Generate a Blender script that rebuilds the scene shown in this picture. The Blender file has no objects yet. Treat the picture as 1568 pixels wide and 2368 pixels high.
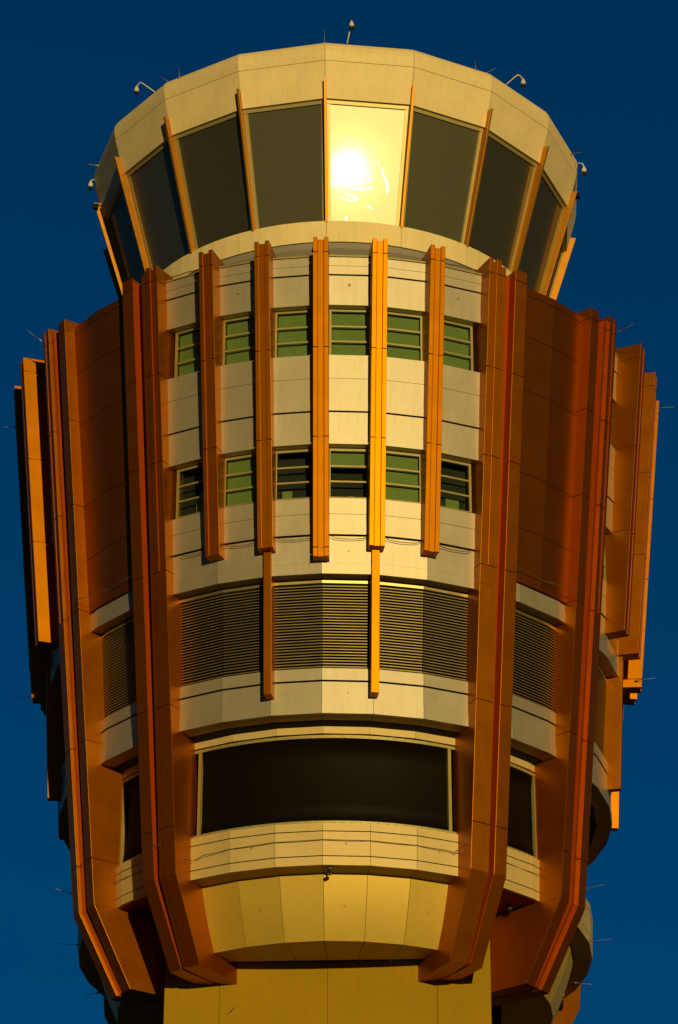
import bpy, bmesh, math, random
from mathutils import Vector, Matrix
random.seed(7)
S = bpy.context.scene
COL = S.collection
rad, sin, cos = math.radians, math.sin, math.cos

# ------------------------------------------------------------------ camera
PITCH, ROLL, DIST, FPX, SX = 0.49808784, 0.00233075, 125.0, 7634.55, -6.63
fw = Vector((0, cos(PITCH), sin(PITCH))); up = Vector((0, -sin(PITCH), cos(PITCH))); rt = Vector((1, 0, 0))
cr, sr = cos(ROLL), sin(ROLL)
rt2 = rt*cr + up*sr; up2 = up*cr - rt*sr
cam = bpy.data.cameras.new("camera"); co = bpy.data.objects.new("camera", cam); COL.objects.link(co)
M = Matrix((rt2, up2, -fw)).transposed().to_4x4(); M.translation = -DIST*fw
co.matrix_world = M
cam.sensor_fit = 'HORIZONTAL'; cam.sensor_width = 36; cam.lens = 36*FPX/1568; cam.shift_x = -SX/1568
cam.clip_start = 1; cam.clip_end = 20000
S.camera = co

# ------------------------------------------------------------------ sun, sky, exposure
SUN_AZ, SUN_EL = 13.55, 4.24                      # degrees to the right of the camera, above the horizon
sd = Vector((sin(rad(SUN_AZ))*cos(rad(SUN_EL)), -cos(rad(SUN_AZ))*cos(rad(SUN_EL)), sin(rad(SUN_EL))))
sl = bpy.data.lights.new("sun", 'SUN'); sl.energy = 3.8; sl.angle = rad(0.53); sl.color = (1.0, 0.76, 0.30)
so = bpy.data.objects.new("sun", sl); COL.objects.link(so); so.rotation_euler = sd.to_track_quat('Z', 'Y').to_euler()
W = bpy.data.worlds.new("World"); S.world = W; W.use_nodes = True
nt = W.node_tree; nt.nodes.clear()
sky = nt.nodes.new('ShaderNodeTexSky'); sky.sky_type = 'NISHITA'; sky.sun_disc = False
sky.sun_elevation = rad(SUN_EL); sky.sun_rotation = math.atan2(sd.x, sd.y)
sky.air_density = 1.0; sky.dust_density = 0.0; sky.ozone_density = 3.0; sky.altitude = 600
hs = nt.nodes.new('ShaderNodeHueSaturation'); hs.inputs['Saturation'].default_value = 1.35; hs.inputs['Value'].default_value = 1.0
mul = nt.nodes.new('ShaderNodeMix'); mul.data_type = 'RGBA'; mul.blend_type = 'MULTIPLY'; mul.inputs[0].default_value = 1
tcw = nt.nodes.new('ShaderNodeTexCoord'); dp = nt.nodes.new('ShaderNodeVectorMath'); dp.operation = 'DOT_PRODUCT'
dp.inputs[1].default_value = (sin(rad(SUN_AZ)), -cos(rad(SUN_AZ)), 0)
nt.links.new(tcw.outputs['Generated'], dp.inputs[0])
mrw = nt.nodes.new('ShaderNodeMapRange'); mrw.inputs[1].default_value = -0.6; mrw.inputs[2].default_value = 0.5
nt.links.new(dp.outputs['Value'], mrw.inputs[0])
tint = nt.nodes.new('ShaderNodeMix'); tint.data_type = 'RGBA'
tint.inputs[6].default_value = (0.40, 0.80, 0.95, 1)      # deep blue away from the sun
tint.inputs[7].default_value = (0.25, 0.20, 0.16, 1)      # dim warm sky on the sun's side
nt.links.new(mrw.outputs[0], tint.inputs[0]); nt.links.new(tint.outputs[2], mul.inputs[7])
bg = nt.nodes.new('ShaderNodeBackground'); bg.inputs['Strength'].default_value = 0.062
wo = nt.nodes.new('ShaderNodeOutputWorld')
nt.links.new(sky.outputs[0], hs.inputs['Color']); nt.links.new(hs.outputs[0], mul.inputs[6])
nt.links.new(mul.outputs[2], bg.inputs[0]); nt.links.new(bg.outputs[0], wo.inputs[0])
S.view_settings.view_transform = 'Standard'; S.view_settings.look = 'None'
S.view_settings.exposure = 0.0; S.view_settings.gamma = 1
S.render.engine = 'CYCLES'
S.cycles.max_bounces = 8; S.cycles.diffuse_bounces = 5; S.cycles.glossy_bounces = 5
S.render.resolution_x = 678; S.render.resolution_y = 1024

# ------------------------------------------------------------------ materials
def mat(name, base, rough=0.5, metal=0.0, var=0.06, scale=1.5, streak=0.0, spec=0.5, bump=0.0, stretch=(1, 1, 1)):
    m = bpy.data.materials.new(name); m.use_nodes = True
    n = m.node_tree; b = n.nodes['Principled BSDF']
    tc = n.nodes.new('ShaderNodeTexCoord'); mp = n.nodes.new('ShaderNodeMapping'); mp.inputs['Scale'].default_value = stretch
    n.links.new(tc.outputs['Object'], mp.inputs[0])
    no = n.nodes.new('ShaderNodeTexNoise'); no.inputs['Scale'].default_value = scale; no.inputs['Detail'].default_value = 6
    n.links.new(mp.outputs[0], no.inputs['Vector'])
    mr = n.nodes.new('ShaderNodeMapRange'); mr.inputs[1].default_value = 0.3; mr.inputs[2].default_value = 0.7
    mr.inputs[3].default_value = 1-var; mr.inputs[4].default_value = 1+var
    n.links.new(no.outputs[0], mr.inputs[0])
    fac = mr.outputs[0]
    if streak:                                   # rain streaks: noise stretched along the height, its own shape
        mp2 = n.nodes.new('ShaderNodeMapping'); mp2.inputs['Scale'].default_value = (5, 5, 0.35)
        n.links.new(tc.outputs['Object'], mp2.inputs[0])
        n2 = n.nodes.new('ShaderNodeTexNoise'); n2.inputs['Scale'].default_value = 1.6; n2.inputs['Detail'].default_value = 4
        n.links.new(mp2.outputs[0], n2.inputs['Vector'])
        r2 = n.nodes.new('ShaderNodeMapRange'); r2.inputs[1].default_value = 0.45; r2.inputs[2].default_value = 0.75
        r2.inputs[3].default_value = 1.0; r2.inputs[4].default_value = 1-streak
        n.links.new(n2.outputs[0], r2.inputs[0])
        mm = n.nodes.new('ShaderNodeMath'); mm.operation = 'MULTIPLY'
        n.links.new(fac, mm.inputs[0]); n.links.new(r2.outputs[0], mm.inputs[1]); fac = mm.outputs[0]
    oi = n.nodes.new('ShaderNodeObjectInfo')     # small panel-to-panel difference
    r3 = n.nodes.new('ShaderNodeMapRange'); r3.inputs[3].default_value = 0.96; r3.inputs[4].default_value = 1.03
    n.links.new(oi.outputs['Random'], r3.inputs[0])
    m3 = n.nodes.new('ShaderNodeMath'); m3.operation = 'MULTIPLY'
    n.links.new(fac, m3.inputs[0]); n.links.new(r3.outputs[0], m3.inputs[1])
    vm = n.nodes.new('ShaderNodeVectorMath'); vm.operation = 'SCALE'; vm.inputs[0].default_value = base
    n.links.new(m3.outputs[0], vm.inputs['Scale']); n.links.new(vm.outputs[0], b.inputs['Base Color'])
    b.inputs['Metallic'].default_value = metal
    rr = n.nodes.new('ShaderNodeMapRange'); rr.inputs[3].default_value = rough-0.04; rr.inputs[4].default_value = rough+0.04
    n.links.new(no.outputs[0], rr.inputs[0]); n.links.new(rr.outputs[0], b.inputs['Roughness'])
    b.inputs['Specular IOR Level'].default_value = spec
    if bump:
        bp = n.nodes.new('ShaderNodeBump'); bp.inputs['Strength'].default_value = bump; bp.inputs['Distance'].default_value = 0.02
        n3 = n.nodes.new('ShaderNodeTexNoise'); n3.inputs['Scale'].default_value = 0.9
        n.links.new(tc.outputs['Object'], n3.inputs['Vector'])
        n.links.new(n3.outputs[0], bp.inputs['Height']); n.links.new(bp.outputs[0], b.inputs['Normal'])
    return m

def two_layer(m, diffuse, dscale=1.0):
    """metal-flake coat over a redder ground coat"""
    n = m.node_tree; out = [x for x in n.nodes if x.type == 'OUTPUT_MATERIAL'][0]; b = n.nodes['Principled BSDF']
    d = n.nodes.new('ShaderNodeBsdfDiffuse'); d.inputs[0].default_value = (*diffuse, 1)
    a = n.nodes.new('ShaderNodeAddShader'); n.links.new(b.outputs[0], a.inputs[0]); n.links.new(d.outputs[0], a.inputs[1]); n.links.new(a.outputs[0], out.inputs[0])
    return m
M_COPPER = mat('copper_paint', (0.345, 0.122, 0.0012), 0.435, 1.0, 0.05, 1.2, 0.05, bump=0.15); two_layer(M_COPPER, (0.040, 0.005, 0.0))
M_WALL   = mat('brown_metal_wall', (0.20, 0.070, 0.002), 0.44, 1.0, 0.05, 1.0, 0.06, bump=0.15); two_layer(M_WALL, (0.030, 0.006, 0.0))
M_RED    = mat('red_groove', (0.26, 0.034, 0.0015), 0.6, 0.0, 0.04, 1.2, spec=0.1)  # matte red, redder than the fin faces, for recess linings and rib returns
M_WHITE  = mat('white_metal_panel', (0.405, 0.348, 0.245), 0.45, 0.63, 0.04, 1.0, 0.08, bump=0.12)
M_CREAM  = mat('cream_metal_panel', (0.48, 0.36, 0.15), 0.62, 0.30, 0.04, 1.0, 0.05, bump=0.12)
M_BOWL   = mat('ochre_metal_panel', (0.41, 0.280, 0.034), 0.55, 0.35, 0.04, 0.8, 0.05, bump=0.1)
M_SHAFT  = mat('ochre_shaft_paint', (0.24, 0.140, 0.0005), 0.70, 0.0, 0.06, 0.5, 0.06, spec=0.12)
M_FASCIA = mat('cream_fascia_panel', (0.62, 0.49, 0.245), 0.70, 0.15, 0.05, 1.0, 0.08, bump=0.12)
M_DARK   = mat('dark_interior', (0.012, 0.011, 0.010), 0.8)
M_FRAME  = mat('olive_window_frame', (0.30, 0.25, 0.09), 0.5, 0.5)
M_LOUV   = mat('louver_metal', (0.30, 0.235, 0.09), 0.42, 0.8)
M_SCREEN = mat('dark_mesh_screen', (0.004, 0.0028, 0.0004), 0.55, 0.0, 0.03, spec=0.05)
M_BLIND  = mat('green_blind', (0.165, 0.215, 0.07), 0.6, 0.0, 0.06, 2.0)
M_GREY   = mat('grey_soffit', (0.30, 0.27, 0.22), 0.6, 0.2)
M_CAMW   = mat('white_housing', (0.50, 0.47, 0.40), 0.5)
M_CAMB   = mat('black_dome', (0.01, 0.01, 0.01), 0.12)
M_ROD    = mat('steel_rod', (0.20, 0.18, 0.15), 0.5, 0.6)
M_CABLE  = mat('cable_rubber', (0.10, 0.08, 0.05), 0.5, 0.3)
M_GROUND = mat('ground_asphalt', (0.06, 0.055, 0.045), 0.85, 0, 0.2, 0.02)
M_MULL   = mat('mullion_paint', (0.48, 0.20, 0.015), 0.45, 0.8, 0.03)

def glass_mat():
    m = bpy.data.materials.new('window_glass'); m.use_nodes = True; n = m.node_tree; n.nodes.clear()
    o = n.nodes.new('ShaderNodeOutputMaterial'); tr = n.nodes.new('ShaderNodeBsdfTransparent'); tr.inputs[0].default_value = (0.86, 0.91, 0.82, 1)
    gl = n.nodes.new('ShaderNodeBsdfGlossy'); gl.inputs['Roughness'].default_value = 0.03
    lw = n.nodes.new('ShaderNodeLayerWeight'); lw.inputs['Blend'].default_value = 0.5
    fr = n.nodes.new('ShaderNodeMath'); fr.operation = 'MULTIPLY_ADD'; fr.inputs[1].default_value = 0.35; fr.inputs[2].default_value = 0.03
    pw = n.nodes.new('ShaderNodeMath'); pw.operation = 'POWER'; pw.inputs[1].default_value = 2.0
    n.links.new(lw.outputs['Facing'], pw.inputs[0]); n.links.new(pw.outputs[0], fr.inputs[0]); gl.inputs[0].default_value = (0.75, 0.80, 0.45, 1)
    mx = n.nodes.new('ShaderNodeMixShader'); n.links.new(fr.outputs[0], mx.inputs[0]); n.links.new(tr.outputs[0], mx.inputs[1]); n.links.new(gl.outputs[0], mx.inputs[2])
    n.links.new(mx.outputs[0], o.inputs[0]); return m
M_GLASS = glass_mat()

def cab_glass():
    """dark coated glass: a clear mirror lobe plus a film of dust that scatters the light round it"""
    m = bpy.data.materials.new('cab_glass'); m.use_nodes = True; n = m.node_tree; n.nodes.clear()
    o = n.nodes.new('ShaderNodeOutputMaterial')
    d = n.nodes.new('ShaderNodeBsdfDiffuse'); d.inputs[0].default_value = (0.022, 0.020, 0.010, 1)
    tc = n.nodes.new('ShaderNodeTexCoord')
    nn = n.nodes.new('ShaderNodeTexNoise'); nn.inputs['Scale'].default_value = 1.1; nn.inputs['Detail'].default_value = 1.0
    bp = n.nodes.new('ShaderNodeBump'); bp.inputs['Strength'].default_value = 0.05; bp.inputs['Distance'].default_value = 0.02
    n.links.new(tc.outputs['Object'], nn.inputs['Vector']); n.links.new(nn.outputs[0], bp.inputs['Height'])
    def gloss(r, c, bump=True):
        g = n.nodes.new('ShaderNodeBsdfGlossy'); g.inputs['Roughness'].default_value = r; g.inputs[0].default_value = (*c, 1)
        if bump: n.links.new(bp.outputs[0], g.inputs['Normal'])
        return g
    fin_ = d
    nw = n.nodes.new('ShaderNodeTexNoise'); nw.inputs['Scale'].default_value = 0.6; nw.inputs['Detail'].default_value = 0.3; nw.inputs['Distortion'].default_value = 1.2
    bw = n.nodes.new('ShaderNodeBump'); bw.inputs['Strength'].default_value = 0.45; bw.inputs['Distance'].default_value = 0.05
    n.links.new(tc.outputs['Object'], nw.inputs['Vector']); n.links.new(nw.outputs[0], bw.inputs['Height'])
    gw = n.nodes.new('ShaderNodeBsdfGlossy'); gw.inputs['Roughness'].default_value = 0.012; gw.inputs[0].default_value = (2.5e-5, 2.4e-5, 2.1e-5, 1); n.links.new(bw.outputs[0], gw.inputs['Normal'])
    a0 = n.nodes.new('ShaderNodeAddShader'); n.links.new(d.outputs[0], a0.inputs[0]); n.links.new(gw.outputs[0], a0.inputs[1]); fin_ = a0
    for r_, c_, bmp in ((0.0, (0.045, 0.042, 0.030), False), (0.011, (3e-6, 3e-6, 2.4e-6), False), (0.045, (2.2e-4, 2.0e-4, 1.5e-4), False), (0.20, (0.0007, 0.0010, 0.0014), False), (0.42, (0.088, 0.085, 0.052), False)):
        ad = n.nodes.new('ShaderNodeAddShader'); n.links.new(fin_.outputs[0], ad.inputs[0]); n.links.new(gloss(r_, c_, bmp).outputs[0], ad.inputs[1]); fin_ = ad
    s3 = fin_
    n.links.new(s3.outputs[0], o.inputs[0]); return m
M_CABGLASS = cab_glass()

# ------------------------------------------------------------------ mesh helpers (tower space: z axis = tower axis, azimuth 0 = -y)
def pol(a, R, z, off=0.0):
    t = rad(a); return Vector((R*sin(t)+off*cos(t), -R*cos(t)+off*sin(t), z))
class MB:
    def __init__(s): s.v = []; s.f = []
    def prism(s, A, B, caps=True):
        """closed solid between two polygons of equal length"""
        n = len(A); i = len(s.v); s.v += list(A)+list(B)
        for k in range(n): s.f.append((i+k, i+(k+1) % n, i+n+(k+1) % n, i+n+k))
        if caps: s.f += [tuple(range(i+n-1, i-1, -1)), tuple(range(i+n, i+2*n))]
    def loft(s, rings, caps=True):
        n = len(rings[0]); i = len(s.v)
        for r in rings: s.v += list(r)
        for q in range(len(rings)-1):
            for k in range(n):
                a = i+q*n; s.f.append((a+k, a+(k+1) % n, a+n+(k+1) % n, a+n+k))
        if caps: s.f += [tuple(range(i+n-1, i-1, -1)), tuple(range(i+(len(rings)-1)*n, i+len(rings)*n))]
    def box(s, c, d):
        x, y, z = c; a, b, h = d[0]/2, d[1]/2, d[2]/2
        s.prism([Vector((x+i*a, y+j*b, z-h)) for i, j in ((-1, -1), (1, -1), (1, 1), (-1, 1))],
                [Vector((x+i*a, y+j*b, z+h)) for i, j in ((-1, -1), (1, -1), (1, 1), (-1, 1))])
    def sweep(s, angs, prof, e0=0.0, e1=0.0):
        """profile [(R,z)...] swept through polygon vertices at the given azimuths; e0/e1 trim the ends by metres"""
        rings = []
        for j, a in enumerate(angs):
            r = []
            for R, z in prof:
                p = pol(a, R, z)
                if j == 0 and e0: q = pol(angs[1], R, z); p = p+(q-p).normalized()*e0
                if j == len(angs)-1 and e1: q = pol(angs[-2], R, z); p = p+(q-p).normalized()*e1
                r.append(p)
            rings.append(r)
        s.loft(rings)
    def fin(s, u0, u1, zt, zb, Ro, Ri, sg=1):
        a, b = [], []
        for z, L in ((zt, a), (zb, b)):
            for u, R in ((u0, Ro(z)), (u1, Ro(z)), (u1, Ri(z)), (u0, Ri(z))): L.append(pol(0, R, z, u*sg))
        s.prism(a, b)
    def tube(s, pts, r, n=8):
        rings = []
        for i, p in enumerate(pts):
            p = Vector(p); d = (Vector(pts[min(i+1, len(pts)-1)])-Vector(pts[max(i-1, 0)])).normalized()
            x = d.cross(Vector((0, 0, 1)) if abs(d.z) < 0.9 else Vector((1, 0, 0))).normalized(); y = d.cross(x)
            rr = r[i] if isinstance(r, (list, tuple)) else r
            rings.append([p+x*rr*cos(2*math.pi*k/n)+y*rr*sin(2*math.pi*k/n) for k in range(n)])
        s.loft(rings)
    def lathe(s, prof, c=(0, 0, 0), n=20):
        c = Vector(c)
        s.loft([[c+Vector((r*cos(2*math.pi*k/n), r*sin(2*math.pi*k/n), z)) for k in range(n)] for r, z in prof])
    def mesh(s, name, m):
        me = bpy.data.meshes.new(name); me.from_pydata([tuple(v) for v in s.v], [], s.f)
        bm = bmesh.new(); bm.from_mesh(me); bmesh.ops.recalc_face_normals(bm, faces=bm.faces); bm.to_mesh(me); bm.free()
        me.materials.append(m); return me
    def build(s, name, m, parent=None, az=0.0, bevel=0.0, smooth=False):
        return place(name, s.mesh(name, m), parent, az, bevel, smooth)
def place(name, me, parent=None, az=0.0, bevel=0.0, smooth=False):
    o = bpy.data.objects.new(name, me); COL.objects.link(o); o.parent = parent; o.rotation_euler.z = rad(az)
    if bevel:
        b = o.modifiers.new('bevel', 'BEVEL'); b.width = bevel; b.segments = 2; b.limit_method = 'ANGLE'; b.angle_limit = rad(50)
    if smooth:
        for p in me.polygons: p.use_smooth = True
    return o
def tag(o, label, cat, group=None, kind=None):
    if label: o['label'] = label
    if cat: o['category'] = cat
    if group: o['group'] = group
    if kind: o['kind'] = kind
    return o
def empty(name, parent=None, loc=(0, 0, 0), az=0):
    o = bpy.data.objects.new(name, None); COL.objects.link(o); o.location = loc; o.rotation_euler.z = rad(az); o.parent = parent; return o

T0 = -2.6917
GZ = -61.4
# ------------------------------------------------------------------ ground
g = MB(); g.v = [Vector((x, y, GZ)) for x, y in ((-6000, -6000), (6000, -6000), (6000, 6000), (-6000, 6000))]; g.f = [(0, 1, 2, 3)]
tag(g.build('ground', M_GROUND), None, None, kind='structure')

# ------------------------------------------------------------------ the tower
tower = empty('control_tower', None, (0, 0, 0), T0)
tag(tower, 'airport control tower with copper fins, cream panels and a ring of dark windows on top', 'control tower')

F = lambda z: 11.67+0.0975*z if z > -18.15 else 9.90+(z+18.15)*(9.90-8.40)/2.73
# --- shaft
s = MB(); H = 5.45
def rect(h, z): return [Vector((x*h, y*h, z)) for x, y in ((-1, -1), (1, -1), (1, 1), (-1, 1))]
zt = -18.2
for z0, z1 in ((zt, -34.0), (-34.02, -48.0), (-48.02, GZ)):
    for i, (x0, x1) in enumerate(((-H, -3.62), (-3.605, 0.0), (0.012, 3.66), (3.675, H))):
        s.prism([Vector((x0, -H, z0)), Vector((x1, -H, z0)), Vector((x1, -H+0.1, z0)), Vector((x0, -H+0.1, z0))],
                [Vector((x0, -H, z1)), Vector((x1, -H, z1)), Vector((x1, -H+0.1, z1)), Vector((x0, -H+0.1, z1))])
s.prism([Vector((x, y, zt+0.3)) for x, y in ((-H, -H+0.1), (H, -H+0.1), (H, H), (-H, H))], [Vector((x, y, GZ)) for x, y in ((-H, -H+0.1), (H, -H+0.1), (H, H), (-H, H))])
shaft = s.build('shaft', M_SHAFT, tower)
# two scratches on the shaft wall
sc = MB(); sc.tube([(-3.35, -H-0.004, -21.93), (-3.2, -H-0.006, -21.82), (-3.06, -H-0.004, -21.64)], [0.006, 0.022, 0.005], 6); sc.build('scratch_mark', M_DARK, shaft)
# --- core behind the cladding
s = MB(); A36 = [10*k for k in range(37)]
core = [(10.45, 4.0), (10.45, -3.0), (10.05, -3.2), (10.05, -8.0), (9.55, -8.1), (9.45, -13.0), (8.5, -13.2), (8.5, -18.0), (5.0, -18.1), (5.0, 4.0)]
s.sweep(A36, core); s.build('inner_core', M_DARK, tower)

# --- full-round bands, cut into the four fronts and the four diagonals
def seg_angles(q, kind):
    c = 90*q
    return [c+10*k for k in range(-3, 4)] if kind == 'front' else [c+30, c+40, c+50, c+60]
FRONTQ = (0, 1, 3)
def facets(name, pieces, m, angs, gap=0.007, bev=0.0):
    s = MB()
    for a, b in zip(angs[:-1], angs[1:]):
        for pr in pieces: s.sweep([a, b], pr, gap, gap)
    return s.build(name, m, tower, 0, bev)
def slab(R0, z0, R1, z1, t=0.10): return [(R0, z0), (R1, z1), (R1-t, z1), (R0-t, z0)]
for q in range(4):
    for kind in ('front', 'diagonal'):
        A = seg_angles(q, kind)
        fr = kind == 'front'
        if fr:
            pcs = [slab(10.57, -6.67, 10.495, -7.66), slab(10.515, -7.675, 10.486, -8.06, 0.14)]
        else:
            pcs = [slab(10.50, -7.37, 10.48, -7.70), slab(10.52, -7.71, 10.49, -8.06, 0.14)]
        facets('eaves_panel', pcs, M_WHITE, A)
        facets('soffit', [[(10.42, -7.98), (10.42, -8.04), (9.6, -8.10), (9.6, -8.0)]], M_LOUV, A)
        # louvre: slats, back plate
        s = MB()
        n = 30
        for a, b in zip(A[:-1], A[1:]):
            for k in range(n):
                z = -8.30-k*(3.04/(n-1)); R = 10.05-(k/(n-1))*0.22
                s.sweep([a, b], [(R, z), (R, z-0.034), (R-0.10, z+0.015), (R-0.10, z+0.035)], 0.012, 0.012)
            s.sweep([a, b], [(10.07, -8.11), (10.05, -8.20), (9.95, -8.20), (9.97, -8.11)])
        lo = s.build('louver', M_LOUV, tower)
        s = MB(); s.sweep(A, [(9.93, -8.1), (9.70, -11.4), (9.6, -11.4), (9.85, -8.1)]); s.build('louver_backing', M_DARK, lo)
        facets('spandrel_band', [slab(9.96, -11.37, 9.956, -11.80), slab(9.93, -11.86, 9.92, -12.60), slab(9.94, -12.61, 9.935, -13.02, 0.13)], M_WHITE, A)
        facets('soffit', [[(9.86, -12.94), (9.86, -13.0), (8.85, -13.03), (8.85, -12.94)]], M_BOWL, A)
        facets('trim_band', [slab(9.02, -13.045, 9.01, -13.34, 0.12)], M_CREAM, A, 0.004)
        # screen: smooth curve with a riveted frame
        c = 90*q
        a0, a1 = (c-30, c+30) if fr else (c+35, c+55)
        steps = 24 if fr else 8
        AA = [a0+(a1-a0)*k/steps for k in range(steps+1)]
        s = MB(); s.sweep(AA, [(8.93, -13.40), (8.84, -14.2), (8.80, -15.0), (8.83, -15.8), (8.92, -16.60), (8.84, -16.6), (8.76, -15.8), (8.73, -15.0), (8.77, -14.2), (8.86, -13.4)])
        scr = s.build('mesh_screen', M_SCREEN, tower)
        for p in scr.data.polygons: p.use_smooth = len(p.vertices) == 4
        s = MB()
        s.sweep(AA, slab(8.98, -13.39, 8.98, -13.50, 0.08)); s.sweep(AA, slab(8.97, -16.50, 8.97, -16.61, 0.10))
        f2 = MB()
        w = 30-1.9 if fr else 9.3
        cc = c if fr else c+45
        if fr:
            for sg in (-1, 1):
                e = cc+sg*(w-0.1)
                s.sweep([e-0.35, e+0.35], [(8.98, -13.39), (8.99, -16.6), (8.86, -16.6), (8.86, -13.39)])
        else:
            for sg in (-1, 1):
                e = cc+sg*7.3
                s.sweep([e-0.35, e+0.35], [(8.98, -13.39), (8.99, -16.6), (8.86, -16.6), (8.86, -13.39)])
        nr = int((a1-a0)/2.0)
        for k in range(nr):
            aa = a0+2+(a1-a0-3)*k/nr
            for zz in (-13.445, -16.555):
                p = pol(aa, 8.985, zz); s.box(p, (0.03, 0.03, 0.03))
        s.build('screen_frame', M_FRAME, scr)
        facets('lower_band', [slab(9.11, -16.63, 9.10, -16.90), slab(9.10, -16.935, 9.07, -17.77), slab(9.08, -17.81, 9.05, -18.10, 0.12)], M_CREAM, A)
        if fr:
            facets('soffit', [[(9.0, -18.03), (9.0, -18.09), (8.30, -18.13), (8.30, -18.03)]], M_BOWL, A)
            def bz(t): return (8.38*(1-t)**2+2*t*(1-t)*8.13+t*t*7.61, -18.17-2.03*t)
            outl = [bz(k/10) for k in range(11)]
            bowl = outl+[(R-0.11, z) for R, z in reversed(outl)]
            b = facets('bowl_cladding', [bowl], M_BOWL, A, 0.007)
            for p in b.data.polygons: p.use_smooth = True
            b.data.set_sharp_from_angle(angle=rad(7))
            # underside of the bowl stops short of the shaft
            s = MB()
            for a, bb in zip(A[:-1], A[1:]):
                loc = [a-c, bb-c]
                pts0 = []
                for zz in (-20.14, -20.20):
                    pass
                def inner(al): return 5.80/cos(rad(al))
                o0, o1 = pol(loc[0], 7.56, 0), pol(loc[1], 7.56, 0); i1, i0 = pol(loc[1], inner(loc[1]), 0), pol(loc[0], inner(loc[0]), 0)
                d = (o1-o0).normalized()*0.008
                poly = [o0+d, o1-d, i1-d, i0+d]
                s.prism([p+Vector((0, 0, -20.19)) for p in poly], [p+Vector((0, 0, -20.12)) for p in poly])
            s.build('bowl_soffit', M_BOWL, tower, c)
        else:
            s = MB(); s.sweep(A, [(9.0, -18.03), (9.0, -18.09), (5.6, -18.16), (5.6, -18.03)]); s.build('soffit', M_WALL, tower)

# --- parapet coping and terrace
s = MB(); s.sweep(A36, [(11.50, 4.07), (11.50, 4.13), (10.6, 4.13), (10.6, 4.07)]); s.build('parapet_coping', M_FRAME, tower)

# --- bays of the fronts: panels and windows
def spandrel(kind):
    s = MB()
    if kind == 'top':
        P = [slab(11.47, 4.05, 11.445, 3.715), slab(11.444, 3.70, 11.42, 3.38), slab(11.40, 3.32, 11.34, 2.50),
             [(11.36, 2.49), (11.335, 2.15), (10.9, 2.15), (10.9, 2.49)]]
    elif kind == 'middle':
        P = [[(11.22, 0.16), (11.15, -0.74), (10.9, -0.74), (10.75, 0.16)], slab(11.149, -0.755, 11.08, -1.66), slab(11.10, -1.67, 11.075, -2.0),
             slab(11.05, -2.06, 10.984, -2.93), [(11.003, -2.94), (10.978, -3.27), (10.5, -3.27), (10.5, -2.94)]]
    else:
        P = [[(10.68, -5.24), (10.636, -5.83), (10.4, -5.83), (10.3, -5.24)], slab(10.635, -5.845, 10.608, -6.20), slab(10.628, -6.21, 10.60, -6.60)]
    for p in P: s.sweep([-5, 5], p)
    return s.mesh('spandrel_panel', M_WHITE)
SP = [spandrel(k) for k in ('top', 'middle', 'bottom')]
# little drain bosses
bm_ = MB()
def boss_mesh():
    s = MB(); s.loft([[Vector((0.045*cos(t*math.pi/6), 0, 0.045*sin(t*math.pi/6)))*f+Vector((0, y, 0)) for t in range(12)] for f, y in ((1, 0.02), (1, -0.006), (0.6, -0.014))])
    return s.mesh('panel_boss', M_FRAME)
BOSS = boss_mesh()
def win_meshes():
    out = {}
    for row, (R, zt, zb) in {'up': (11.03, 2.16, 0.18), 'low': (10.66, -3.28, -5.22)}.items():
        y = -R*cos(rad(5)); w = 0.66; f = MB(); h = zt-zb
        def bar(x0, x1, z0, z1, t=0.06): f.box(((x0+x1)/2, y+t/2-0.012, (z0+z1)/2), (x1-x0, t, z1-z0))
        bar(-w-0.05, -w+0.035, zb, zt, 0.09); bar(w-0.035, w+0.05, zb, zt, 0.09)
        bar(-w+0.035, w-0.035, zt-0.10, zt, 0.088); bar(-w+0.035, w-0.035, zb, zb+0.03, 0.088)
        for k in (1, 2): z = zb+0.03+(h-0.13)*k/3; bar(-w+0.036, w-0.036, z-0.032, z+0.032, 0.05)
        f.box((0, y+0.30, zb-0.03), (1.6, 0.5, 0.04))
        p = MB(); p.box((0, y+0.045, (zt+zb)/2), (2*w-0.07, 0.012, h-0.13))
        b = MB(); n = 26; hh = h-0.14
        for k in range(n):
            z = zt-0.11-hh*(k+0.5)/n
            b.prism([Vector((sx*(w-0.05), y+yy, z+zz)) for sx in (-1,) for yy, zz in ((0.149, -hh/n*0.52), (0.153, hh/n*0.46), (0.158, hh/n*0.46), (0.154, -hh/n*0.52))],
                    [Vector((sx*(w-0.05), y+yy, z+zz)) for sx in (1,) for yy, zz in ((0.149, -hh/n*0.52), (0.153, hh/n*0.46), (0.158, hh/n*0.46), (0.154, -hh/n*0.52))])
        b3 = MB(); n3 = 9
        for k in range(n3):
            z = zt-0.11-hh/3*(k+0.5)/n3
            b3.prism([Vector((-(w-0.05), y+yy, z+zz)) for yy, zz in ((0.149, -0.037), (0.153, 0.034), (0.158, 0.034), (0.154, -0.037))],
                     [Vector(((w-0.05), y+yy, z+zz)) for yy, zz in ((0.149, -0.037), (0.153, 0.034), (0.158, 0.034), (0.154, -0.037))])
        rm = MB(); rm.box((0, y+0.42, (zt+zb)/2), (1.7, 0.02, h))
        out[row] = (f.mesh('window', M_FRAME), p.mesh('pane', M_GLASS), b.mesh('blind', M_BLIND), b3.mesh('blind', M_BLIND), rm.mesh('room_wall', M_DARK))
    return out
WM = win_meshes()
LOW = {-3: 0, -2: 2, -1: 0, 0: 1, 1: 2, 2: 0}
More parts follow.
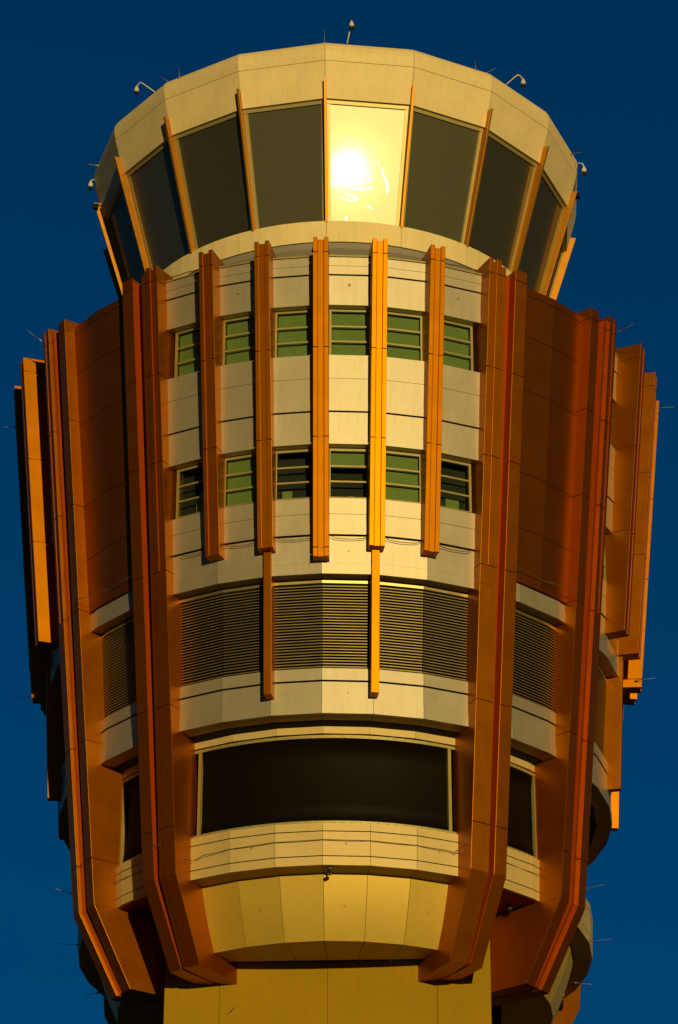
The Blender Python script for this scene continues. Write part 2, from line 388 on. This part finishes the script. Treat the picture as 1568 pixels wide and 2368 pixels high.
for q in FRONTQ:
    for k in range(-3, 3):
        az = 90*q+10*k+5
        for me in SP: place('spandrel_panel', me, tower, az)
        for row in ('up', 'low'):
            f, p, b, b3, rm = WM[row]
            w = place('window', f, tower, az)
            place('pane', p, w)
            st = 2 if row == 'up' else LOW[k]
            if st == 2: place('blind', b, w)
            elif st == 1: place('blind', b3, w)
            if st < 2: place('room_wall', rm, w)
        if k % 2 == 0:
            for z, R in ((2.95, 11.40), (-2.45, 11.0), (-7.2, 10.515), (-12.25, 9.91), (-17.35, 9.085), (-19.15, 8.08)):
                o = place('panel_boss', BOSS, tower, az); o.location = pol(az, R*cos(rad(5))+0.004, z)
# filing boxes seen on the sills of the open windows
for az, R, z, d in ((-5, 10.28, -5.0, (0.34, 0.2, 0.45)), (5, 10.28, -5.12, (0.16, 0.2, 0.2)), (25, 10.25, -4.95, (0.5, 0.2, 0.5)), (-25, 10.28, -4.75, (0.3, 0.15, 0.8))):
    s = MB(); s.box((0, 0, 0), d); o = s.build('storage_box', M_BLIND, None); p = pol(az, R, z, 0.02)
    o.location = Matrix.Rotation(rad(T0), 3, 'Z') @ pol(az, R, z, -0.3 if az in (-5,) else 0.1); o.rotation_euler.z = rad(az+T0)
    tag(o, {-5: 'green box on the sill of the dark lower window left of the middle fin', 5: 'small green box on the sill of the dark lower window right of the middle fin',
            25: 'wide green box inside the dark lower window farthest right', -25: 'tall narrow green box inside the dark lower window farthest left'}[az], 'box', 'boxes behind the lower windows')

# --- fins
JZ = [3.90, 0.20, -3.20, -7.30, -12.20, -16.50, -18.15]
def segs(zt, zb, js=JZ, g=0.028):
    out = []; t = zt
    for j in js:
        if zb+0.3 < j < t-0.2:
            gg = 0.0 if j == -18.15 else g
            out.append((t, j+gg/2)); t = j-gg/2
    out.append((t, zb)); return out
def facade_fin(zb):
    s = MB(); Ri = lambda z: F(z)-1.15
    for a, b in segs(4.48, zb):
        s.fin(-0.27, -0.115, a, b, F, Ri); s.fin(0.115, 0.27, a, b, F, Ri)
    for a, b in segs(4.36, zb, JZ, 0.0):
        s.fin(-0.112, 0.108, a, b, lambda z: F(z)-0.035, Ri)
    for a, b in segs(4.40, zb+0.02, JZ, 0.0): s.fin(-0.24, 0.24, a, b, lambda z: F(z)-0.05, lambda z: F(z)-1.1)
    return s.mesh('facade_fin', M_COPPER)
FF = {0: facade_fin(-7.63), 1: facade_fin(-7.20)}
s = MB()
s.fin(-0.135, 0.135, -7.15, -12.43, lambda z: 10.66+0.055*(z+7.2), lambda z: 9.6)
THIN = s.mesh('slender_fin', M_COPPER)
def Rin(z):
    if z > -8: return F(z)-1.2
    return 8.3 if z > -18.14 else 5.9
def path_fin(s, u0, u1, zt, zb, w, sg, g=0.028, deep=True):
    Ro = lambda z: F(z)-w
    for a, b in segs(zt, zb, JZ, g):
        if a > -8 > b:                        # inner edge steps inward here
            s.fin(u0, u1, a, -8.0, Ro, lambda z: F(z)-1.2, sg); s.fin(u0, u1, -8.0, b, Ro, lambda z: 8.3, sg)
        else:
            ri = (lambda z: F(z)-1.2) if a > -8 else ((lambda z: 8.3) if a > -18.0 else (lambda z: 5.9))
            s.fin(u0, u1, a, b, Ro, ri, sg)
def inner_fin(sg):
    s = MB()
    for a, b in segs(4.48, -7.286):
        Ri = lambda z: F(z)-1.2
        s.fin(-0.10, 0.055, a, b, F, Ri, sg); s.fin(0.20, 0.385, a, b, F, Ri, sg)
        s.fin(0.058, 0.197, min(a, 4.36), b, lambda z: F(z)-0.035, Ri, sg)
    path_fin(s, -0.10, 0.385, -7.314, -20.87, 0.0, sg)          # plain box below the windows
    path_fin(s, -0.07, 0.36, 4.35, -20.84, 0.045, sg, 0.0)
    return s.mesh('inner_fin', M_COPPER)
def step_web(sg):
    s = MB(); path_fin(s, 0.388, 0.585, 4.26, -20.84, 0.03, sg, 0.028); return s.mesh('fin_web', M_COPPER)
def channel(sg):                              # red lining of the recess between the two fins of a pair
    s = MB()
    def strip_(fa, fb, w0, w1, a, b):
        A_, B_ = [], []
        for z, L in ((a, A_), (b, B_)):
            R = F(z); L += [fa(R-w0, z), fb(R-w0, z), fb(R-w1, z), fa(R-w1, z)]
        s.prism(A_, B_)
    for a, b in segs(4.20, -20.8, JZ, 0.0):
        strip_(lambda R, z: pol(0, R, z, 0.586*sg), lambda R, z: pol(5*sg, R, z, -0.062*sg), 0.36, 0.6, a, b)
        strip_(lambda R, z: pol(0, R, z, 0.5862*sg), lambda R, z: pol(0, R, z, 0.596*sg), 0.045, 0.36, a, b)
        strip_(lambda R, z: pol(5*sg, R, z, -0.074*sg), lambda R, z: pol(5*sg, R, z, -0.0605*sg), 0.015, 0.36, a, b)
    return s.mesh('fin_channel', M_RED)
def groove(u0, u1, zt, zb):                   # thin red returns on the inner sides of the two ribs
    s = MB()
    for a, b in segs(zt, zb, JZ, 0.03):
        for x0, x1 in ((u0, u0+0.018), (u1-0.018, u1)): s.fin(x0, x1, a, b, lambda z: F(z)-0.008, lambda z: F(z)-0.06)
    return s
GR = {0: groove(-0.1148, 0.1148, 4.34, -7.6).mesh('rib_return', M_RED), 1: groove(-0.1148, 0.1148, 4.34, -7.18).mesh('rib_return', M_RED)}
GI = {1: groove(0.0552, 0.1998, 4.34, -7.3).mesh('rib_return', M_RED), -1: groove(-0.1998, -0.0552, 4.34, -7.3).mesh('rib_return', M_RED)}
def outer_fin(sg):
    s = MB(); path_fin(s, -0.06, 0.43, 4.32, -20.87, 0.0, sg); path_fin(s, -0.03, 0.40, 4.25, -20.84, 0.04, sg, 0.0)
    return s.mesh('outer_fin', M_COPPER)
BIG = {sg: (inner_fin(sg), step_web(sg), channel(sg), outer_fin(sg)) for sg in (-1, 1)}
for q in range(4):
    c = 90*q
    side = q in (1, 3)                        # the side fronts' fins stand a little prouder
    if q in FRONTQ:
        for k in range(-2, 3):
            fo = place('facade_fin', FF[1 if k else 0], tower, c+10*k, 0.008)
            if side: fo.location = pol(c+10*k, 0.28, -0.05)
            place('rib_return', GR[1 if k else 0], fo)
            if abs(k) == 1: place('slender_fin', THIN, tower, c+10*k, 0.008)
    for sg in (-1, 1):
        a, b, ch, o = BIG[sg]
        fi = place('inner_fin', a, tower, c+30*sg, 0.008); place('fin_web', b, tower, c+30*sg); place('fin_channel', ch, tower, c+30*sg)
        if side: fi.location = pol(c+30*sg, 0.08, -0.02)
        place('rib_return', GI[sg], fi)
        place('outer_fin', o, tower, c+35*sg, 0.008)
# --- brown walls on the diagonals
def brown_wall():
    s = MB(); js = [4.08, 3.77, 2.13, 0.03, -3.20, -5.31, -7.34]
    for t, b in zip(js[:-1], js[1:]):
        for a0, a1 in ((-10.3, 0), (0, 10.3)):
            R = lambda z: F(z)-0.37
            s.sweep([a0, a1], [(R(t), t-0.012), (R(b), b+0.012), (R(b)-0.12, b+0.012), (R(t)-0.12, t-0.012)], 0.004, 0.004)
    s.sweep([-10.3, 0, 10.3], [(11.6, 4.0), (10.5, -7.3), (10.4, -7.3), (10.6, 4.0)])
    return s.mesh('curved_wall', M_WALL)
BW = brown_wall()
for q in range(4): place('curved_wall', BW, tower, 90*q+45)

# ------------------------------------------------------------------ the cab
N18 = [20*k for k in range(19)]
def lerp(a, b, t): return a+(b-a)*t
cab = empty('cab', tower)
# base ring and its grey underside
A72 = [5*k for k in range(73)]
s = MB()
for k in range(18):
    s.sweep([20*k+i*4 for i in range(6)], [(8.02, 7.86), (7.98, 6.98), (7.85, 6.98), (7.85, 7.86)], 0.006, 0.006)
s.build('cab_base', M_FASCIA, cab)
s = MB(); s.sweep(A72, [(7.94, 6.96), (7.80, 6.80), (7.45, 6.55), (7.35, 6.0), (7.3, 4.0), (6.9, 4.0), (6.9, 6.96)]); s.build('cab_neck', M_GREY, cab)
s = MB(); s.sweep(A72, [(11.3, 4.05), (11.3, 3.95), (6.0, 3.95), (6.0, 4.05)]); s.build('terrace_deck', M_GREY, cab)
fas = MB()
fas.sweep([-10, 10], [(9.27, 12.50), (9.64, 13.955), (9.50, 13.955), (9.02, 12.50)], 0.008, 0.008)
FAS = fas.mesh('fascia_panel', M_FASCIA)
rf = MB(); RP = [(9.64, 13.975), (9.69, 14.20), (9.71, 14.40), (9.68, 14.62), (9.58, 14.80), (9.42, 14.92), (9.20, 14.98)]
rf.sweep([-10, 10], RP+[(9.1, 14.9), (9.35, 14.8), (9.5, 14.4), (9.5, 13.975)], 0.006, 0.006)
RFM = rf.mesh('roof_edge_panel', M_FASCIA)
pn = MB(); pn.sweep([-10, 10], [(9.10, 12.46), (7.84, 7.90), (7.78, 7.92), (9.04, 12.48)], 0.02, 0.02); PNM = pn.mesh('cab_window', M_CABGLASS)
fm = MB()
fm.sweep([-10, 10], [(9.17, 12.50), (9.135, 12.36), (9.04, 12.36), (9.04, 12.50)]); fm.sweep([-10, 10], [(7.90, 7.93), (7.885, 7.86), (7.7, 7.86), (7.7, 7.93)])
def strip(a, d):
    A_, B_ = [], []
    for (R, z), L in (((9.125, 12.40), A_), ((7.875, 7.90), B_)):
        e0 = pol(a, R, z); e1 = pol(-a, R, z); t = (e1-e0).normalized()
        L += [e0+t*0.0, e0+t*d, e0+t*d+Vector((0, 0.12, 0)), e0+Vector((0, 0.12, 0))]
    fm.prism(A_, B_)
strip(-10, 0.17); strip(10, 0.17)
FMM = fm.mesh('window_frame', M_FRAME)
ml = MB()
A_ = [pol(0, 9.66, 13.17, u) for u in (-0.045, 0.045)]+[pol(0, 9.30, 13.17, u) for u in (0.045, -0.045)]
B_ = [pol(0, 8.06, 7.80, u) for u in (-0.045, 0.045)]+[pol(0, 7.75, 7.80, u) for u in (0.045, -0.045)]
ml.prism(A_, B_); MLM = ml.mesh('mullion', M_MULL)
for k in range(18):
    az = 20*k+10
    place('fascia_panel', FAS, cab, az); place('roof_edge_panel', RFM, cab, az, 0, False)
    w = place('cab_window', PNM, cab, az)
    place('window_frame', FMM, cab, az)
    place('mullion', MLM, cab, 20*k, 0.006)
s = MB(); s.sweep(N18, [(9.25, 14.96), (9.2, 12.6), (4.0, 12.6), (0.05, 15.3), (4.0, 15.15), (9.1, 15.0)]); s.build('roof', M_GREY, cab)
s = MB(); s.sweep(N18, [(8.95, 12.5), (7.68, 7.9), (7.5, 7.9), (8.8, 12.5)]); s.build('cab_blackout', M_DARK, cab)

# ------------------------------------------------------------------ things on the tower
RT = Matrix.Rotation(rad(T0), 3, 'Z')
def W_(az, R, z, off=0): return RT @ pol(az, R, z, off)
def dome_camera(base, bend, head, label, reach=0.0):
    t = empty('dome_camera', None, base); tag(t, label, 'security camera', 'dome cameras round the cab roof')
    b, m, h = Vector(base), Vector(bend), Vector(head)
    l = lambda p: p-b
    pts = [l(b)]
    pts.append(l(b.lerp(m, 0.85)))
    for k in range(1, 6):
        a = k/6; p0, p1, p2 = b.lerp(m, 0.85), m, Vector((h.x, h.y, h.z+0.12)).lerp(m, 0.15)
        pts.append(l(p0*(1-a)**2+p1*2*a*(1-a)+p2*a*a))
    pts.append(l(h+Vector((0, 0, 0.12))))
    s = MB(); s.tube(pts, 0.024, 8); s.build('arm', M_CAMW, t, smooth=True)
    s = MB(); s.lathe([(0.028, 0.24), (0.04, 0.19), (0.085, 0.10), (0.095, 0.0), (0.095, -0.04), (0.085, -0.05)], l(h)); s.build('housing', M_CAMW, t, smooth=True)
    s = MB(); s.lathe([(0.092, -0.045), (0.094, -0.09), (0.085, -0.14), (0.06, -0.18), (0.02, -0.20)], l(h)); d = s.build('lens_dome', M_CAMB, t, smooth=True)
    s = MB(); s.lathe([(0.035, -0.14), (0.03, -0.16)], l(h)+Vector((0, -0.10, 0.02)), 10); s.build('lens', M_ROD, d)
    return t
dome_camera(W_(-46.0, 9.1, 14.95), W_(-49.0, 9.72, 15.6), W_(-50.1, 9.7, 15.25), 'white dome camera on a long arm at the upper left of the roof edge')
dome_camera(W_(46.8, 9.02, 14.95), W_(49.4, 9.61, 15.6), W_(50.8, 9.59, 15.25), 'white dome camera on a long arm at the upper right of the roof edge')
dome_camera(W_(78.1, 9.62, 14.3), W_(77.4, 10.0, 14.15), W_(77.2, 10.04, 13.75), 'white dome camera on a short arm at the far right of the roof edge')
dome_camera(W_(-79.5, 9.62, 14.2), W_(-78.6, 9.8, 14.12), W_(-78.5, 9.84, 13.8), 'white dome camera on a short arm at the far left of the roof edge')
b = W_(5.0, 9.35, 14.95)
dome_camera(b, b+Vector((0.15, 0, 0.95)), b+Vector((0.16, -0.12, 0.72)), 'white dome camera standing on a pole at the top middle of the roof')

def rod(az, R, z, L, label, tilt=90, dirn=None, r=0.011):
    """lightning rod: tapered spike with a clamp at its foot; tilt from vertical, pointing outward"""
    b = W_(az, R, z); t = empty('lightning_rod', None, b); tag(t, label, 'lightning rod', 'lightning rods on the tower')
    out = (W_(az, R+1, z)-b).normalized()
    d = dirn.normalized() if dirn else (out*sin(rad(tilt))+Vector((0, 0, 1))*cos(rad(tilt)))
    s = MB(); s.tube([d*0.0, d*L*0.5, d*L*0.96, d*L], [r, r*0.9, r*0.8, 0.003], 8); s.build('spike', M_ROD, t, smooth=True)
    s = MB(); s.tube([-d*0.06, d*0.03], 0.032, 8); s.tube([d*0.05, d*0.08], 0.024, 8); s.build('clamp', M_ROD, t)
rod(-0.2, 9.55, 14.85, 0.55, 'upright lightning rod at the top middle of the roof edge', 0)
rod(-36.3, 9.55, 14.8, 0.40, 'short upright lightning rod on the roof near the upper left camera', 0)
rod(-39.5, 9.5, 14.8, 0.5, 'leaning thin lightning rod on the roof left of the short upright one', 0, Vector((-0.75, 0, 0.55)))
rod(36.2, 9.5, 14.8, 0.40, 'short upright lightning rod on the roof near the upper right camera', 0)
rod(39.0, 9.5, 14.8, 0.5, 'leaning thin lightning rod on the roof beside the upper right camera', 0, Vector((0.8, 0, 0.5)))
rod(-75, 9.66, 14.4, 0.38, 'level lightning rod at the far left of the cab roof edge')
rod(75, 9.64, 14.4, 0.40, 'level lightning rod at the far right of the cab roof edge')
rod(-62, 12.15, 4.40, 0.62, 'lightning rod on top of the left fins, pointing up and outward', 62)
rod(-85, 12.25, 3.39, 0.55, 'level lightning rod near the top of the outermost left fin')
rod(62, 12.12, 4.24, 0.60, 'lightning rod on top of the right fins beside the curved wall', 78)
rod(85, 12.2, 3.63, 0.72, 'level lightning rod near the top of the outermost right fin')
rod(-75, 10.5, -5.6, 0.75, 'lightning rod crossing in front of the lit fin at the left edge', 0, Vector((-1, -0.1, 0.12)))
rod(-90, 11.15, -7.5, 0.52, 'lightning rod beside the lower end of the outer left fins')
rod(88, 11.05, -7.45, 0.68, 'lightning rod beside the lower end of the outer right fins', 86)
rod(72, 9.25, -16.6, 0.70, 'lightning rod at the right of the round dark screen', 84)
rod(78, 9.12, -18.15, 0.75, 'level lightning rod at the right of the lower cream band')
rod(-72, 9.5, -16.5, 0.62, 'lightning rod left of the lowest bend in the fins', 80)
rod(-78, 9.1, -18.0, 0.68, 'level lightning rod left of the lower cream band')
rod(-82, 8.3, -19.5, 0.5, 'lowest lightning rod on the left, pointing down and outward', 104)
rod(82, 8.5, -19.4, 0.55, 'lowest lightning rod on the right, pointing down and outward', 100)
rod(-1.6, 11.5, 4.3, 0.35, 'small upright lightning rod beside the top of the middle fin', 8)

def clamp_box(az, R, z, label):
    t = empty('roof_horn', None, W_(az, R, z), az+T0); tag(t, label, 'horn speaker', 'small boxes under the roof edge')
    s = MB(); s.box((0, -0.10, 0), (0.17, 0.22, 0.20)); s.build('housing', M_CAMB, t, bevel=0.015)
    s = MB(); s.box((0, 0.06, 0.13), (0.05, 0.26, 0.05)); s.box((0, -0.04, 0.11), (0.19, 0.12, 0.025)); s.build('bracket', M_FRAME, t)
clamp_box(82.1, 9.5, 13.2, 'small dark box fixed to the right edge of the cab fascia')
clamp_box(-79, 9.5, 12.9, 'small dark box fixed to the left edge of the cab fascia')

# little camera under the cream band
t = empty('soffit_camera', None, W_(1.5, 8.75, -18.12)); tag(t, 'small dark dome camera hanging under the lower cream band', 'security camera')
s = MB(); s.lathe([(0.10, 0.02), (0.10, -0.03), (0.03, -0.05), (0.03, -0.12)]); s.build('mount', M_CABLE, t)
s = MB(); s.tube([(0.0, 0.08, -0.15), (-0.02, -0.16, -0.17)], 0.065, 12); s.build('body', M_CAMB, t)
t = empty('soffit_camera', None, W_(50, 8.0, -18.2)); tag(t, 'small dark dome camera under the right diagonal soffit', 'security camera')
s = MB(); s.lathe([(0.10, 0.05), (0.11, 0.0), (0.09, -0.06), (0.04, -0.09)]); s.build('dome', M_CAMB, t, smooth=True)
s = MB(); s.lathe([(0.13, 0.06), (0.13, 0.02)]); s.build('mount', M_CABLE, t)

def cable(pts, label, r=0.014, sag=0.0, sub=10):
    P_ = []
    for a, b in zip(pts[:-1], pts[1:]):
        for k in range(sub):
            t = k/sub; p = [a[i]+(b[i]-a[i])*t for i in range(3)]
            P_.append(W_(p[0], p[1], p[2]-sag*4*t*(1-t)))
    P_.append(W_(*pts[-1]))
    o = bpy.data.objects; s = MB(); s.tube(P_, r, 6); o = s.build('cable', M_CABLE); tag(o, label, 'cable', 'lightning cables round the tower')
cable([(-28.2, 9.14, -17.45), (-26, 9.17, -17.37), (-20, 9.11, -17.30), (-10, 9.12, -17.26), (0, 9.13, -17.24), (10, 9.12, -17.25), (20, 9.11, -17.27), (26.5, 9.15, -17.30), (28.2, 9.14, -17.32)], 'thin cable running along the lower cream band', 0.013, 0.015)
cable([(-35, 10.02, -16.85), (-33, 10.0, -17.0), (-28.4, 9.2, -17.5)], 'thin cable slung from the left fin pair to the lower cream band', 0.016, 0.08)
cable([(33.0, 10.05, -16.7), (30.5, 9.95, -16.9), (28.0, 9.2, -17.36)], 'thin cable slung from the right fin pair to the lower cream band', 0.016, 0.06)
cable([(38, 9.15, -17.15), (46, 9.05, -17.2), (53, 9.2, -17.2)], 'thin cable along the cream band right of the right fin pair', 0.012, 0.02)
cable([(-38, 9.15, -17.15), (-46, 9.05, -17.2), (-53, 9.2, -17.2)], 'thin cable along the cream band left of the left fin pair', 0.012, 0.02)
cable([(-52, 11.15, -7.05), (-45, 10.67, -6.98), (-37, 10.8, -6.9)], 'thin cable along the foot of the left curved brown wall', 0.012, 0.02)
cable([(52, 11.15, -7.05), (45, 10.67, -6.98), (37, 10.8, -6.9)], 'thin cable along the foot of the right curved brown wall', 0.012, 0.02)
names = ['first from the left', 'second from the left', 'just left of the middle fin', 'just right of the middle fin', 'second from the right', 'first from the right']
for i, k in enumerate(range(-3, 3)):
    a0 = 10*k+(1.8 if k > -3 else 2.6); a1 = 10*k+8.4
    cable([(a0, 10.68, -6.72), (a0+1.2, 10.64, -6.80), (a1-1.2, 10.64, -6.80), (a1, 10.68, -6.72)], 'sagging thin cable between fins below the lower windows, '+names[i], 0.013, 0.03)
for lab, az in (('left', -25), ('right', 25)):
    cable([(az-3.4, 11.5, 4.22), (az, 11.52, 4.20), (az+3.4, 11.5, 4.22)], 'twisted pale cable on the parapet at the upper '+lab, 0.02, 0.03)
